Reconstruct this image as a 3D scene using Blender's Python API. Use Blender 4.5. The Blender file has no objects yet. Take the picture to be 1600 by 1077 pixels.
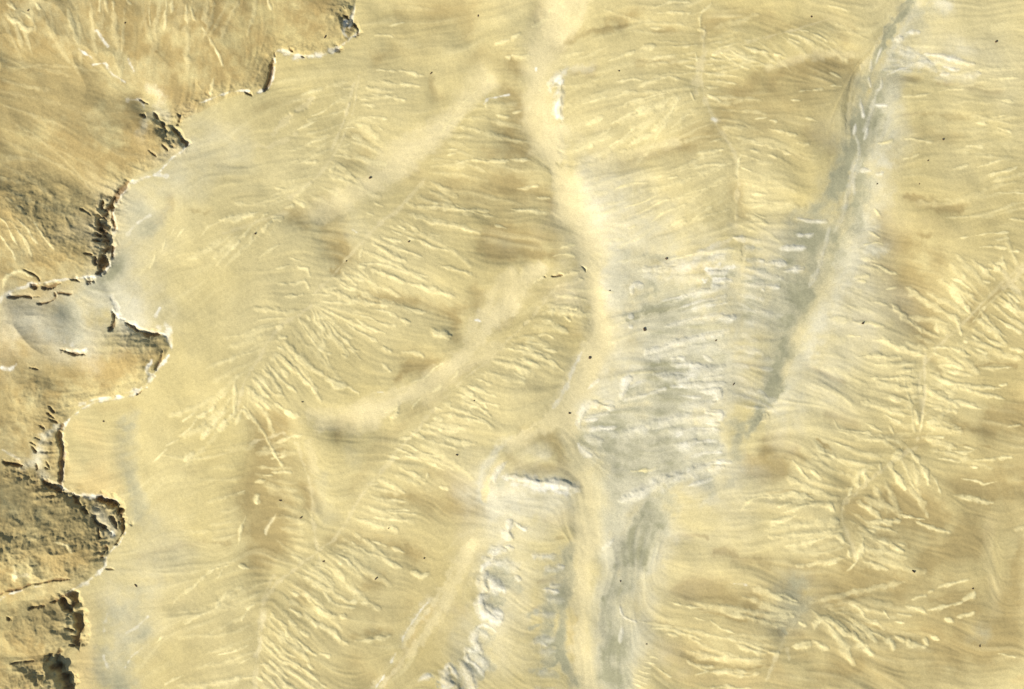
import bpy, math, random
import numpy as np
R = math.radians
S = 0.5                      # metres of ground per surveyed unit
CX, CY = 800.0, 538.5        # survey origin under the aircraft

# ------------------------------------------------------------------ camera
scn = bpy.context.scene
cd = bpy.data.cameras.new('camera'); cam = bpy.data.objects.new('camera', cd)
scn.collection.objects.link(cam); scn.camera = cam
cd.lens = 50; cd.sensor_width = 36
cam.location = (0, 0, 800*50/36.0)
cam.rotation_euler = (0, 0, 0)
cd.clip_start = 1; cd.clip_end = 60000

# ------------------------------------------------------------------ light
SUN_EL, SUN_DIR = 36.0, (-0.72, -0.69)          # where the sun stands: lower left of the picture
w = bpy.data.worlds.new("World"); scn.world = w; w.use_nodes = True
nt = w.node_tree; bg = nt.nodes['Background']
sky = nt.nodes.new('ShaderNodeTexSky'); sky.sky_type = 'NISHITA'; sky.sun_disc = False
sky.sun_elevation = R(SUN_EL); sky.sun_rotation = math.atan2(SUN_DIR[0], SUN_DIR[1])
nt.links.new(sky.outputs[0], bg.inputs[0]); bg.inputs[1].default_value = 0.085
ld = bpy.data.lights.new('sun', 'SUN'); ld.energy = 4.6; ld.angle = R(0.5); ld.color = (1.0, 0.95, 0.86)
sun = bpy.data.objects.new('sun', ld); scn.collection.objects.link(sun)
sun.rotation_euler = (0, R(90-SUN_EL), math.atan2(SUN_DIR[1], SUN_DIR[0]))
sun.location = (-400, -400, 600)
scn.view_settings.view_transform = 'Standard'; scn.view_settings.look = 'None'
scn.view_settings.exposure = 0.39; scn.view_settings.gamma = 1

# ------------------------------------------------------------------ noise helpers
rng = np.random.default_rng(7)
F = np.float32
def fade(t): return t*t*t*(t*(t*6-15)+10)
def lattice(x, y, seed):
    g = np.random.default_rng(seed).random((256, 256)).astype(F)
    xi = np.floor(x).astype(np.int32); yi = np.floor(y).astype(np.int32)
    fx = fade((x-xi)).astype(F); fy = fade((y-yi)).astype(F)
    a = g[yi & 255, xi & 255]; b = g[yi & 255, (xi+1) & 255]
    c = g[(yi+1) & 255, xi & 255]; d = g[(yi+1) & 255, (xi+1) & 255]
    return (a*(1-fx)+b*fx)*(1-fy)+(c*(1-fx)+d*fx)*fy - 0.5
def fbm(x, y, size, octs, seed, gain=0.5):
    out = np.zeros(x.shape, F); a = 1.0; s = size
    for i in range(octs):
        ca, sa = math.cos(0.7*i+seed), math.sin(0.7*i+seed)
        out += a*lattice((x*ca+y*sa)/s+17*i, (y*ca-x*sa)/s+31*i, seed*13+i); a *= gain; s *= 0.5
    return out*2
def blur(a, k):                                   # repeated box blur along both axes
    for _ in range(3):
        for ax in (0, 1):
            c = np.cumsum(np.concatenate([np.take(a, [0]*(k+1), ax), a, np.take(a, [-1]*k, ax)], ax), ax, dtype=np.float64)
            n = a.shape[ax]
            if ax == 0: a = ((c[2*k+1:2*k+1+n]-c[:n])/(2*k+1)).astype(F)
            else: a = ((c[:, 2*k+1:2*k+1+n]-c[:, :n])/(2*k+1)).astype(F)
    return a

# ------------------------------------------------------------------ grid (fine where surveyed, widening to the horizon)
def axis(n, step, pad=70.0):
    inner = np.arange(-pad, n+pad, step); out = [step]
    while sum(out) < 12000: out.append(out[-1]*1.04)
    o = np.cumsum(out)
    return np.concatenate([(-pad-o)[::-1], inner, inner[-1]+o]).astype(np.float64)
STEP = 1.15
U = axis(1600, STEP); V = axis(1077, STEP)
UU, VV = np.meshgrid(U.astype(F), V.astype(F))
NY, NX = UU.shape
WX = UU + 1.1*fbm(UU, VV, 18, 2, 3) + 6*fbm(UU, VV, 120, 2, 5)
WY = VV + 1.1*fbm(UU, VV, 18, 2, 4) + 6*fbm(UU, VV, 120, 2, 6)
width_n = (1 + 0.30*fbm(UU, VV, 22, 2, 8)).astype(F)
patch_n = (1 + 0.45*fbm(UU, VV, 60, 4, 9)).astype(F)

edge_n = (fbm(UU, VV, 9, 3, 15)*1.3).astype(F)
SURVEY = '''@0,0
f10 40,30 80,60 100,75;f9 230,40 280,90;f8 130,90 210,135;f12 30,105 110,160 160,195 220,210;f10 645,0 650,60 650,115;f10 680,30 695,105;f8 725,30 730,90;f7 1040,0 1050,80 1045,200;f8 1075,10 1085,90;f6 940,40 965,160;f8 1160,30 1175,170;f9 1190,40 1220,140;f8 1285,240 1330,310 1380,400;f6 1250,180 1270,215;f7 800,0 830,50;f8 1320,480 1300,590
b60*.7 400,0 540,180;b30*.9 0,380 180,390 330,410 500,430 620,470;b25*.9 0,490 180,495 350,520;b40 0,610 200,590 400,570 470,565;b35*.9 0,720 250,660 500,610 700,575 850,590;b30 520,750 640,730 850,710;b25 440,810 560,820;b40*.7 900,30 880,200 860,280;b30*.6 700,150 690,250;b40*.5 1070,220 1050,300 1080,470;b40*.5 0,180 60,250
w10 630,210 690,300;w9 520,325 600,380;w9 610,420 680,410 700,460 790,510;w12 815,380 845,445;w26*.6 940,540 990,580 980,650 1040,720;w26*.4 900,800 940,700
k8 1065,775 1130,850 1170,890 1165,920;k7 965,700 1020,770 1030,820;k4 870,600 920,630;k6 880,700 900,715;w12*.7 800,605 870,600 900,650;w10 1180,900 1140,950 1080,980 1040,1020 970,1075;k6 1100,690 1120,720 1095,760;w8 1230,630 1320,600 1440,560 1540,550;k5 1520,560 1560,580;k4 1050,940 1020,900;k4 930,930 970,970
s40 1000,800 1080,900 1130,920;s40*.6 1100,740 1180,640;s30*.5 1200,520 1280,580
@0,270
f8 0,300 40,320 70,370 115,470;f7 90,320 140,390 170,430 205,540;f8 120,290 180,340 240,440;f6 220,290 290,390 340,460;f6 0,400 60,480 110,570
b40 60,200 200,260 400,330;b30 0,80 200,140 450,220;b50*.6 350,420 560,500
s60 700,150 650,220 620,300 620,400 620,500 600,600;k10 795,45 740,100 700,150 650,240 600,280;k14 600,270 625,320 630,380 640,440 610,510 610,570 585,640;k7 640,160 630,210;k8 660,440 665,500 650,530;k7 570,520 575,580;k5 690,210 685,320;k4 500,215 570,260;k4 510,495 560,500;k4 570,400 600,410;k4 575,350 600,370
w13 1040,20 950,10 870,30 800,60 740,130 705,200 690,300 675,400 665,520 640,600 580,660 500,675 400,685 300,690 200,690 120,710 60,740 0,780
f8 30,720 60,650 130,630 200,650;k4 150,620 200,640 240,680;k8 190,705 230,705;k9 250,710 300,720 350,710;k9 420,690 465,700;k16 515,700 550,700;k5 60,765 120,755 230,765;k5 340,765 430,775;k4 220,800 270,805 320,790 320,765
b60*.8 150,790 300,790 380,770;g60*.9 1000,250 880,330 800,400 720,500 700,600 600,700 480,770 400,860;g40*.5 400,860 440,910;g30*.4 440,860 460,960;b35 1060,170 1040,230 980,270;w10*.8 910,260 830,310 770,370;w30*.6 700,720 760,800 830,830;w30*.6 700,880 800,850
w8 690,880 720,920 770,925 850,960 950,985 1010,1000 1050,1040;w16 980,960 1040,950 1050,1010 1055,1075;w8 985,840 960,890
k7 690,900 700,940 680,990;k8 770,940 820,965 850,985 920,1000 980,1000;k4 850,985 920,1020;b50*.6 700,1040 850,1010 1000,1060;w12 400,1045 450,1075
f6 1400,290 1320,320 1250,390;f5 1160,340 1110,400;f5 1100,330 1070,380;f6 1030,410 1010,480;f6 970,470 960,540 930,590;f10 1596,290 1540,330 1480,400 1400,490 1350,550;f12 1596,240 1480,270 1370,290;f8 1596,340 1540,400
b14*.6 1150,230 1250,250 1320,240;n 1500,600 1300,760 1150,1000;n 1590,900 1400,1075
@0,540
w14 1060,0 1050,40 1010,90 960,150 900,220 840,280 760,310 680,325 600,345 520,380 460,430 410,470 380,520 360,600 355,700 350,780 345,870 350,910 420,945 520,955 620,960 700,980
w16 760,280 840,265 900,250;w10 500,360 600,320 720,300;w12 940,90 900,150 930,170;k4 840,300 885,265;k4 1000,20 985,90 950,140;g20 900,170 880,220
k9 350,540 340,600 350,660 350,720 340,800 335,870;k5 370,500 350,540;w22*.7 350,520 300,540 250,600 210,660 180,720 110,770;w24*.6 220,660 200,740 220,820 300,880;k8 0,750 40,760 90,770
b30 290,600 300,700 310,820;s60*.5 260,640 300,800;s60 60,820 200,870 300,920 400,970;s50 200,930 320,960;s60*.35 50,860 150,900;k12 230,870 290,900 350,940;k12 420,960 450,1000;k10 470,1030 520,1060;k14 570,965 640,980 700,1010 745,1060;s40 600,970 700,1010 740,1060
b110 20,830 200,950 300,1050;w10 0,130 60,135 100,110;w12 420,10 480,30 530,20;k7 380,10 430,30 480,45 530,50;k4 180,130 240,135;b60 250,20 450,70 450,110;b60*.8 350,130 300,200
k4 300,380 330,420;k4 290,420 330,460;k4 300,460 345,490;k4 240,500 270,520;k4 200,580 230,600;k5 165,610 200,640;k5 170,640 190,690;k4 180,760 180,800;k4 250,740 270,790 240,780
b80*.7 50,400 200,450;w8*.8 0,665 40,700 80,730;g40*.8 750,500 800,540;g60*.6 790,600 800,800 850,950 870,1050;g40*.5 830,430 760,520;b50*.5 600,400 800,370;y80*.6 450,500 600,700 500,850;y90*.9 400,850 600,900
f10 1500,200 1500,300 1480,450;f12 1470,270 1400,320 1340,380 1250,430;f14 1480,310 1420,390 1340,480 1270,560;f16 1500,410 1440,460 1390,520;f10 1490,500 1530,410 1570,460;f7 1240,400 1150,460;f7 1250,440 1190,510 1130,550;f7 1120,570 1040,630;f12 1220,640 1190,680 1150,710;f6 1050,640 950,750;f5 1480,930 1540,910
n 1400,700 1100,850;n 1500,800 1200,980;b30*.3 1596,600 1400,680 1200,780
@0,807
k14 740,0 750,60 755,100;k10 545,0 570,50 620,80 660,110;k6 660,0 690,40 710,80;k6 760,100 700,190;w40*.5 600,0 640,60 680,110;w14 680,110 710,140
w12 770,110 730,180 680,230 640,280 630,340 580,400 520,440 450,480 400,510;k5 650,200 650,250;k4 620,270 640,230;k4 590,80 600,150;s50 600,120 620,220
b80*.9 0,120 150,110 300,60;b60*.8 100,180 300,100 450,50;b60 550,130 580,230;f12 130,290 130,360 120,400;f8 350,180 420,200 450,240;w15*.4 130,370 200,370
k5 0,500 80,460 200,430 240,425 330,415 430,410;w8*.8 0,530 80,480 180,450 300,435;k4 640,350 700,345;k14 370,520 380,580 430,630;k12 400,515 435,530 430,600;s40 390,540 430,600;k18 430,620 460,680 460,740 440,780 430,830;k10 300,550 340,540;k8 180,580 250,570;k12 390,660 400,640;k6 340,830 310,930;k6 280,880 260,930;k6 400,820 430,830;k8 390,720 440,750;k9 50,630 56,632
b80 0,640 200,590 330,590;b50*.8 270,700 350,850;k4 50,930 120,920 180,920;s90 330,1000 200,1010;k16 350,990 380,1050 410,1120;k11 280,960 330,970 360,1010;s60 180,1000 250,1050;b60 20,1050 200,1040;y60*.9 490,650 520,800 460,1000;w14 460,500 465,505
g60*.7 880,400 800,560 700,650 640,750 620,850 650,1000 720,1070;g60*.7 850,640 850,750 780,800 750,950;w9*.8 900,630 830,700 760,760;w10*.7 640,640 620,750;w12*.7 620,900 640,960;w9*.8 750,960 820,880 860,840
f10 1450,325 1350,340 1280,380 1200,440 1100,500 1070,560;f12 1520,460 1450,490 1380,540 1350,580;f8 1340,580 1250,620 1150,680;f10 1560,350 1500,330;f6 1550,790 1450,830 1350,860;f8 1596,550 1540,590 1500,640;f6 1020,750 960,800;f5 1180,990 1020,1060;f10 1540,0 1510,80 1500,200;f10 1590,1000 1480,1010 1350,1050;b16*.5 850,250 1050,200 1200,170 1450,190;f5 1480,920 1550,880;f8 1330,910 1270,940;f6 1410,330 1370,400
@400,0
w11 600,0 590,60 580,110 575,170;w12 550,130 530,210 570,240;w13 640,180 600,225 540,270 480,310 430,330 370,335 300,335 230,325 170,310 130,290 100,310 100,370;w10 95,400 60,520 0,560
k8 600,150 625,180 625,210;s30 590,160 610,210;s30 550,40 540,100;k5 530,90 560,120;s20 490,280 520,300;k8 200,295 220,315;k5 270,335 295,345;k7 90,350 75,420 60,480 42,545;k4 95,300 100,330;b40 50,370 30,480;b40*.9 480,20 500,130 470,220;f7 80,0 100,70
f6 740,430 880,440;f8 880,430 960,445 1040,460;f9 760,495 830,515 920,525 1040,540;f5 820,145 920,120;f6 730,210 820,210 850,225;f5 690,590 800,600;f8 860,620 940,635;f7 790,600 860,620;f6 650,630 720,635;f6 690,670 740,690;f6 700,750 770,755 830,760;f6 750,800 800,830;f6 540,820 640,820;f7 590,860 650,890;c12*.8 620,500 600,560 570,680 545,780 510,850 470,940
f6 560,600 480,640 420,690 330,710;f6 540,550 600,545;f5 420,740 350,760 260,790;f5 500,850 400,870 280,890;c20*.6 350,600 200,720 80,820;c20*.5 240,820 100,880 0,890;f8 290,995 380,995;f10 500,1030 460,1060;f6 520,930 590,910;f6 540,960 600,1000
c80*.7 1400,510 1280,640 1180,740 1080,830 950,900 850,960 750,1040;f4 1400,540 1300,620 1220,730 1150,840;b40 1080,480 1100,600 1150,620;b70*.7 900,60 1100,60 1300,50;b60*.7 1330,110 1320,200;b60*.7 600,850 700,950 600,1000;b60*.7 850,300 750,370
f9 1500,290 1560,270 1596,250;w8 1430,640 1460,600 1500,590 1590,575;f8 1450,620 1440,660;f8 1520,705 1596,715;f9 1560,360 1596,360;f6 1250,860 1320,850;f5 1180,930 1260,945;f10 1240,1040 1350,1010 1450,1015 1590,1005;f6 1180,975 1250,970;b40*.6 1450,950 1590,960;b60*.5 1400,350 1596,420;b50*.7 1500,780 1596,830
b30*.4 0,650 100,640 300,600;n 400,450 250,480 50,560;n 700,200 600,300
@400,270
f8 120,80 190,105;f10 360,50 300,100 250,150;f10 230,170 310,215;f9 170,215 230,210;f16 150,295 100,285 60,330 20,380;f10 0,300 60,250;b50 220,270 290,290 290,330;b35*1.1 480,200 490,260;b35*1.3 520,410 540,470 520,540 470,610;b60*.5 400,300 450,500;g80*.4 560,200 600,350;w8*.7 600,350 620,360
f9 0,520 60,480 130,455;f7 190,535 260,550;f8 240,590 300,600 325,640;f9 120,680 200,680 290,665 320,710;f9 180,755 290,740;f8 110,590 200,580;f6 340,745 480,745;f6 400,795 580,800
f11 985,255 1080,290 1150,310 1250,340 1370,385;f8 1230,200 1300,230 1400,275 1500,290;f7 1490,345 1570,360;f7 930,280 1000,335;f7 885,300 940,335;f7 750,170 800,195;f6 690,235 740,245;f7 850,340 920,370;f9 930,370 1040,420 1100,460 1200,500;f9 790,385 860,405 920,420;f10 765,425 860,445 940,480 1050,540;f8 750,510 820,545;f7 590,565 700,555 820,570 920,610 1080,660;f13 720,590 800,620 880,655 940,685;f12 970,685 1050,720 1150,755 1230,780;f10 540,620 620,640 690,660;f9 510,680 560,705 650,720;f9 410,715 500,700;f9 1120,575 1180,600 1300,635 1340,660;f7 660,450 640,520;f10 620,560 690,575
f9 270,890 300,950 350,1010 400,1075;f8 350,850 390,930 440,990 500,1030;f6 310,860 345,910;f8 540,910 600,960 680,1010 750,1055;f8 620,895 680,950 800,1000;f8 470,920 540,970;f8 600,860 700,890 790,940 870,950;f7 730,835 820,860 880,910;f12 890,910 960,940;f9 890,835 980,855 1060,880;f6 400,835 480,860;f14 135,960 185,960;f10 160,1040 210,1020;f22 1080,990 1140,1010 1200,1020;w8 1350,915 1380,918
b40 650,770 900,790 1050,820 1180,880 1250,930;b60 1480,420 1596,470;b40*.8 1400,500 1596,540;b50*.7 1350,740 1400,800 1250,860;b40*.8 1220,990 1230,1040;b60*.6 1000,60 1300,80 1500,120;c60*.8 1596,640 1500,740 1420,850 1350,950 1300,1075;b30*.4 1596,860 1500,960;f6 1080,170 1130,190
@400,540
f14 130,50 190,95 260,150 300,200 350,250 400,305;f10 100,110 150,180 200,250 270,300;f13 70,150 120,200;f11 40,200 90,260 130,310 180,325;f9 380,0 420,20 470,50;f10 250,20 300,80 380,150 430,185;f14 430,185 500,230 560,250;f8 560,250 630,280 630,300;f13 120,360 170,400 230,430 290,440;f14 525,50 560,75;f9 560,10 620,30;f12 770,0 830,40;f10 780,120 830,170;f9 900,40 1010,45 1030,70;f8 150,10 200,25;f18 10,360 60,400
b40 1120,90 1050,120 950,130 860,220;c80*.6 1450,0 1300,130 1180,230 1050,310 900,280 700,370 500,420 350,440;f6 1180,95 1100,140 1040,200 950,240;w6 745,290 790,290;b60*.6 0,480 100,500 150,520;b35*1.1 540,450 590,450;b20 520,480 500,580;b50*.5 1350,100 1200,230 1100,330 950,420 800,600 680,760 600,900;f8 1260,150 1210,210;f7 1150,240 1090,290;f7 1020,320 960,390;f20 800,400 870,380 840,450
f9 1520,90 1596,130;f9 1480,150 1540,180;f8 1370,195 1470,220;f9 1310,240 1400,260 1500,300;f11 1260,275 1350,300 1430,330 1510,360;f11 1230,325 1310,350 1400,380 1470,435;f7 1420,330 1440,370;f16*.6 1150,345 1200,345;f8 1100,370 1150,385;f7 1080,430 1150,435;f9 1030,460 1110,485 1200,505 1250,510;f12 1130,530 1230,560 1370,595;f7 1000,500 1080,510;f9 950,520 1040,545;f8 880,570 960,560;f7 880,600 950,610 1030,650 1130,660;f8 860,630 960,660;f8 820,685 890,690;f6 800,710 850,705;f9 880,765 960,785 1040,825 1050,780;f8 840,800 880,815;f8 1130,870 1190,880;f6 720,880 770,865;f6 830,990 950,1005;f6 820,1055 980,1060
f9 130,600 230,560 300,545;f8 110,680 220,660;f9 110,770 200,765 240,770;f11 0,850 80,830;f9 60,795 120,790;f14 30,930 10,990;b60*.8 80,750 300,700;b50*1.2 310,870 330,930 340,990;b60*.8 150,850 200,1000;b80*.8 60,1000 80,1060;b80*.9 850,950 1200,1000 1390,960;b60*.9 1250,970 1400,980;b40*.6 1070,770 1200,800 1300,870;g60*.3 560,640 600,720;g60*.3 430,800 400,950 450,1075;c40*.4 350,600 370,750
w24*.7 1590,570 1500,660 1430,780 1390,900 1400,960;c18 1560,700 1470,800 1430,900 1420,960;g30*.7 1560,780 1540,850;x12 1590,710 1510,800 1500,850;w40*.6 1520,1000 1480,1050 1596,950
@400,807
b70*1.1 130,150 100,280;b70 50,100 60,300;c10 120,0 80,80 60,140
f7 830,0 1000,15;f6 740,30 920,60;f6 740,70 780,80;f12 830,95 910,120;f7 710,170 780,190 830,215;f11 640,200 700,245 790,270 850,305 920,335;f12 970,350 1040,365 1080,365;f10 860,215 930,240;f9 590,170 620,190;f8 530,230 570,230;f11 500,265 560,285 600,320 660,360;f8 490,295 540,315;f7 360,325 420,340 480,380;f6 560,420 660,460;f9 410,460 460,505 530,540 630,550;f8 460,460 540,495 600,520 650,510;f9 670,520 750,535;f11 530,600 575,620;f10 200,460 270,490;f13 310,500 370,545 430,585 490,610;f9 210,560 280,600;f13 270,550 330,610 400,660 480,695 520,740 570,775;f10 620,760 700,755 780,750 840,745;f9 190,620 260,655;f9 270,680 330,715;f12 190,690 250,740 310,790 380,850;f9 130,690 180,700;f10 400,835 470,860;f9 150,780 190,830 250,860;f11 100,840 150,890 230,920 290,980;f10 80,880 140,950 200,1020;f9 310,910 370,950;f9 0,1000 50,1030;f16 20,920 60,910;c24 60,580 40,680 20,780 0,860
b60*.8 480,170 700,160 950,230 1000,250;b22*.9 600,740 780,715 850,725;b50*.6 700,430 800,400;b80*.6 600,900 700,1000;b80*.7 300,450 250,550;b60*.5 950,560 900,600
c20*.7 1320,150 1250,260 1200,400 1130,520 1000,680 900,820 780,960 720,1060;w20*.4 1080,520 1000,650 900,780;w9*.8 1070,540 1000,640 930,730 880,830 740,1050;y30 1100,570 950,800 800,1040
x14 1400,420 1395,370 1440,320 1530,310;x14 1530,200 1596,210;x12 1400,420 1500,440 1560,500;x14 1390,510 1430,580 1500,600 1560,610;x9 1360,730 1390,680 1450,670 1520,710;x9 1290,880 1310,840 1380,830;x11 1310,910 1380,940 1430,980;x10 1150,990 1180,950 1220,1000 1240,1030;x9 1000,1050 1060,1020;g18*1.2 1340,860 1380,880 1440,930;g18*1.3 1200,960 1220,980;g22 1060,1020 1130,1060;g22 1480,360 1560,370;g20 1480,520 1520,570;g110*.4 1500,300 1400,700 1300,1000;b40*.5 1240,600 1290,610
@800,0
f10 320,0 290,20;f9 260,30 230,70;f9 220,100 170,130;f8 180,130 120,170;f10 60,210 0,260;b40*.9 180,50 160,90;c70 410,0 400,100 300,200 210,290 170,420 150,540 160,700 200,820 250,950 280,1075;w8 160,415 160,430
f11 0,350 60,350 120,345;b60 0,560 60,620 80,800 120,900;b60 0,850 100,1000;f8 0,995 130,1000;f7 20,690 80,680;b25 430,185 550,195 700,185;b40 250,290 350,240 450,190;b35*.9 600,135 760,110;b30 870,230 1000,220;b40*.9 0,380 60,430
f7 880,55 970,25 1100,10;f8 900,100 1000,95 1100,80;f7 860,200 930,205;f12 790,325 890,320;f9 700,355 760,340;f7 600,380 690,355;f7 960,320 1130,295;b22*.8 800,405 1000,415;b30*.7 400,450 520,440
x14 370,420 320,455 280,490 262,530;x18 340,480 330,580 310,680 295,730;g20*.7 320,520 320,560;x8 270,530 340,515;w40*.4 300,790 300,1000;w24*.4 370,420 500,420
f7 650,515 750,500 820,510;f9 780,555 860,525 960,500 1030,510;f7 640,610 750,575;f8 640,700 700,660 800,625 900,600 960,590;f9 630,760 700,730 800,680 880,640;f10 480,760 580,715;f9 600,920 700,850 760,790 850,740;f12 700,930 770,860 860,810 930,740 980,680 1020,610;f8 910,680 970,610;f9 980,790 1040,740 1090,700;f7 560,840 640,780;f9 490,900 530,890;f6 440,640 600,600
b30*.9 700,1000 850,950 1000,910 1080,880;b70*.8 1100,850 1180,820 1250,800 1400,600 1596,520;b80*.8 1200,150 1400,110 1596,90;c40*.5 500,1030 700,960 850,900 1000,880
f9 1230,10 1170,70 1150,160;f8 1130,180 1180,180;f8 1280,330 1330,370 1400,420;f8 1340,310 1400,350 1470,380 1590,420;f9 1420,280 1500,310 1590,330;f7 1400,420 1480,450;f8 1220,350 1260,350;f8 1210,380 1250,380;f7 1190,420 1240,420;f6 1180,470 1290,480 1420,500;f6 1180,510 1280,515 1400,545;f6 1180,540 1280,550;f6 1190,580 1290,630;f6 1120,345 1130,400;f6 1070,380 1140,380;f6 1050,430 1130,440;c26*.6 1180,330 1150,430 1130,560;f7 1090,570 1120,620;w14*.8 1230,740 1270,745
f7 1480,880 1590,890;f10 1460,920 1540,935;f9 1420,940 1400,1000 1400,1070;f7 1350,905 1250,930 1150,950;f6 1300,860 1220,880;f7 1370,1000 1200,1010 1080,1030;f6 1420,1030 1480,1060;f5 1510,740 1590,730
@800,270
c110*.9 300,0 380,200 420,350 500,600 520,800 560,1075;w60*.5 450,0 480,300 620,500 680,700
f10 40,100 110,85 170,75;f9 150,150 240,155;f9 0,230 120,235 220,250;b60 0,60 150,110 250,180;b60*1.1 0,450 100,500 250,520;b70*.7 0,360 60,380;f9 280,480 330,455 380,450;f9 250,530 300,515 370,525;k5 415,580 440,610;c25 90,710 30,800 0,860;f8 110,710 160,675 200,655;k4 195,657 205,660;k4 240,658 300,650;f9 300,650 400,615 430,600;f9 400,660 440,670;s30*.22 330,870 400,860 340,920;f8 290,860 380,830;f8 310,900 350,930;f8 370,880 400,850;f6 80,1000 150,1030;f6 150,1010 200,1000 250,1030;f6 70,1040 180,1060;b60*.7 330,980 400,1000;y60*.6 200,750 350,760;b25 530,930 650,900
f6 640,90 750,50 850,35;f7 700,260 850,210 950,160 1000,140;f6 700,200 800,170 900,130;f8 880,290 950,240 1080,180;f8 970,330 1020,300 1090,260;f8 1100,320 1170,250 1270,170;f6 1170,290 1260,230;f6 720,330 780,310;f7 960,10 1020,0;f5 1060,110 1300,50;f7 1000,510 1150,480 1280,480 1400,475;b20*.6 850,460 1000,500;b18*.6 1030,580 1200,575
x12 1380,395 1460,400;x14 1200,605 1260,595 1350,590;x9 1270,550 1310,545;x10 1270,670 1320,650 1380,650;x8 1190,650 1210,655;x10 790,700 770,730;x10 790,680 850,665;g26*.9 800,700 900,660;g20*.8 1220,630 1380,620;g18*1.1 860,850 1000,800 1120,760;g20*1.1 850,850 900,840;g25*.8 720,900 800,860;x9 720,880 760,865;x7 960,770 1100,740 1270,720;x7 1050,830 1200,790 1340,750;x7 1080,860 1200,830 1350,800;x16 1280,890 1400,910;x18 1380,880 1400,920;g150*.35 800,780 1100,860 1200,1000;g80*.5 1350,500 1390,700 1400,850;x8 720,950 750,940;b9*.6 1000,910 1200,880;b10*.6 1050,970 1380,945;x8 1180,1050 1300,1010
b50*.7 1400,60 1450,250;c26*.5 1440,400 1440,700 1440,1000;f6 1500,110 1596,120;f6 1500,185 1580,180;f6 1510,230 1596,260;f6 1510,290 1596,295;x10 1540,530 1590,530;x7 1560,720 1590,740
@800,540
f12 40,70 100,90 170,120;f9 90,10 200,30 240,60;f7 180,0 280,30;f6 0,150 70,190;c60 470,0 400,150 300,330 250,430;c24 250,430 150,480 60,540 0,580;c30 300,470 350,570 390,680 430,800;w14*.6 440,40 380,150 340,250 270,370
b60*.8 100,530 250,560 300,680;b50*.7 0,700 100,760 300,740;b20*1.1 320,780 400,850 430,880;w50*.4 180,640 200,650;x24 0,810 100,815 200,830 330,850 390,880;w36*.9 100,870 200,870 290,880;w90*.5 80,960 180,970;b14*.9 0,980 60,970 120,1020;b26*.6 180,1030 200,1075
x13 640,380 580,350 510,345 460,380 440,440;x8 440,460 550,440;g60*.8 480,420 650,430;g55*1.1 450,580 600,580 700,600;x9 470,520 560,505 660,490;x12 400,590 440,640 500,670;x12 690,310 720,240 760,200;x8 740,250 850,220;g36*1.1 730,270 850,250;g35 700,350 800,380;x8 700,325 850,305 980,280;x6 480,260 560,200;g90*.5 450,700 600,900 620,1075;w46*.5 720,850 700,1000
x9 1000,95 1110,90;x9 1020,130 1130,130 1270,135;g18*.9 1020,155 1200,150;x7 1020,180 1180,185;g18*.8 1050,210 1200,205;x9 1010,265 1120,260 1230,235;x10 1270,260 1310,280 1300,320 1250,350;x8 1050,320 1200,325;x10 1200,420 1290,415 1315,440 1290,470 1200,490;x9 1190,500 1300,500;x7 1030,560 1150,540 1300,540;x10 1000,580 1050,570;x18 1010,640 1080,650 1140,610;x8 1090,670 1150,630 1280,620;x8 1100,720 1200,690 1320,685;x11 1160,790 1280,750 1370,745;x7 1250,860 1100,900;g22 1120,680 1260,650;g22 1180,730 1250,700;g32*.8 1120,590 1270,580;g60 1000,850 1130,800 1180,830;g60*1.7 900,1010 970,980 1000,1000;f8 740,770 900,765;g11*.8 800,500 860,510 860,550 980,540 1200,515;g14*.8 770,680 810,640 880,620;b9*.6 860,420 1000,420 1150,390;b11*.6 780,850 950,810;b9*.7 900,65 1100,60 1300,110;x7 1230,60 1280,90;w40*.4 1200,1000 1250,990;g25*.6 1230,950 1260,930;g20*.5 1330,900 1350,890;g120*.25 900,200 1100,400 1000,700
f9 1420,1060 1500,980 1596,960;b25*.7 1410,110 1590,135;b40*.8 1400,220 1480,300;g60 1590,300 1520,430 1470,560 1400,500;g60*.6 1400,600 1400,700;b80 1596,640 1560,760 1480,740;b40 1500,800 1590,810
@800,807
y80*.9 300,0 420,100 450,300 430,600 430,800 500,1000;w60*.4 650,0 650,200;g55*1.5 860,20 800,120 770,200 740,300 700,420;g50*.9 700,400 640,500 590,580 620,650;g80*.7 640,700 660,900 700,1050;g38*1.2 330,200 330,400 320,550 340,750 350,900 400,1040;g60*.8 240,600 250,900
x8 570,200 640,140;x10 0,20 50,60 90,80;x9 270,300 320,300;x13 180,450 230,450 280,475;x14 0,390 40,410;b12*.8 150,410 270,380;b10 270,120 340,120;b12*.8 140,580 200,580;g13 140,690 220,670 280,700;g12 190,770 270,740;g12*1.1 160,940 280,930;x6 200,780 250,810;x8 700,570 730,640 800,670;x7 720,690 700,800
f4 830,870 900,890;f4 810,895 880,925;f4 790,920 860,950;f4 770,950 850,980;f4 760,980 840,1010;f4 750,1010 820,1040;f4 740,1040 800,1065;w60*.4 900,80 960,180 850,300;b12*.8 950,145 1060,130 1200,150;b25*.6 860,220 930,220
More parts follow.
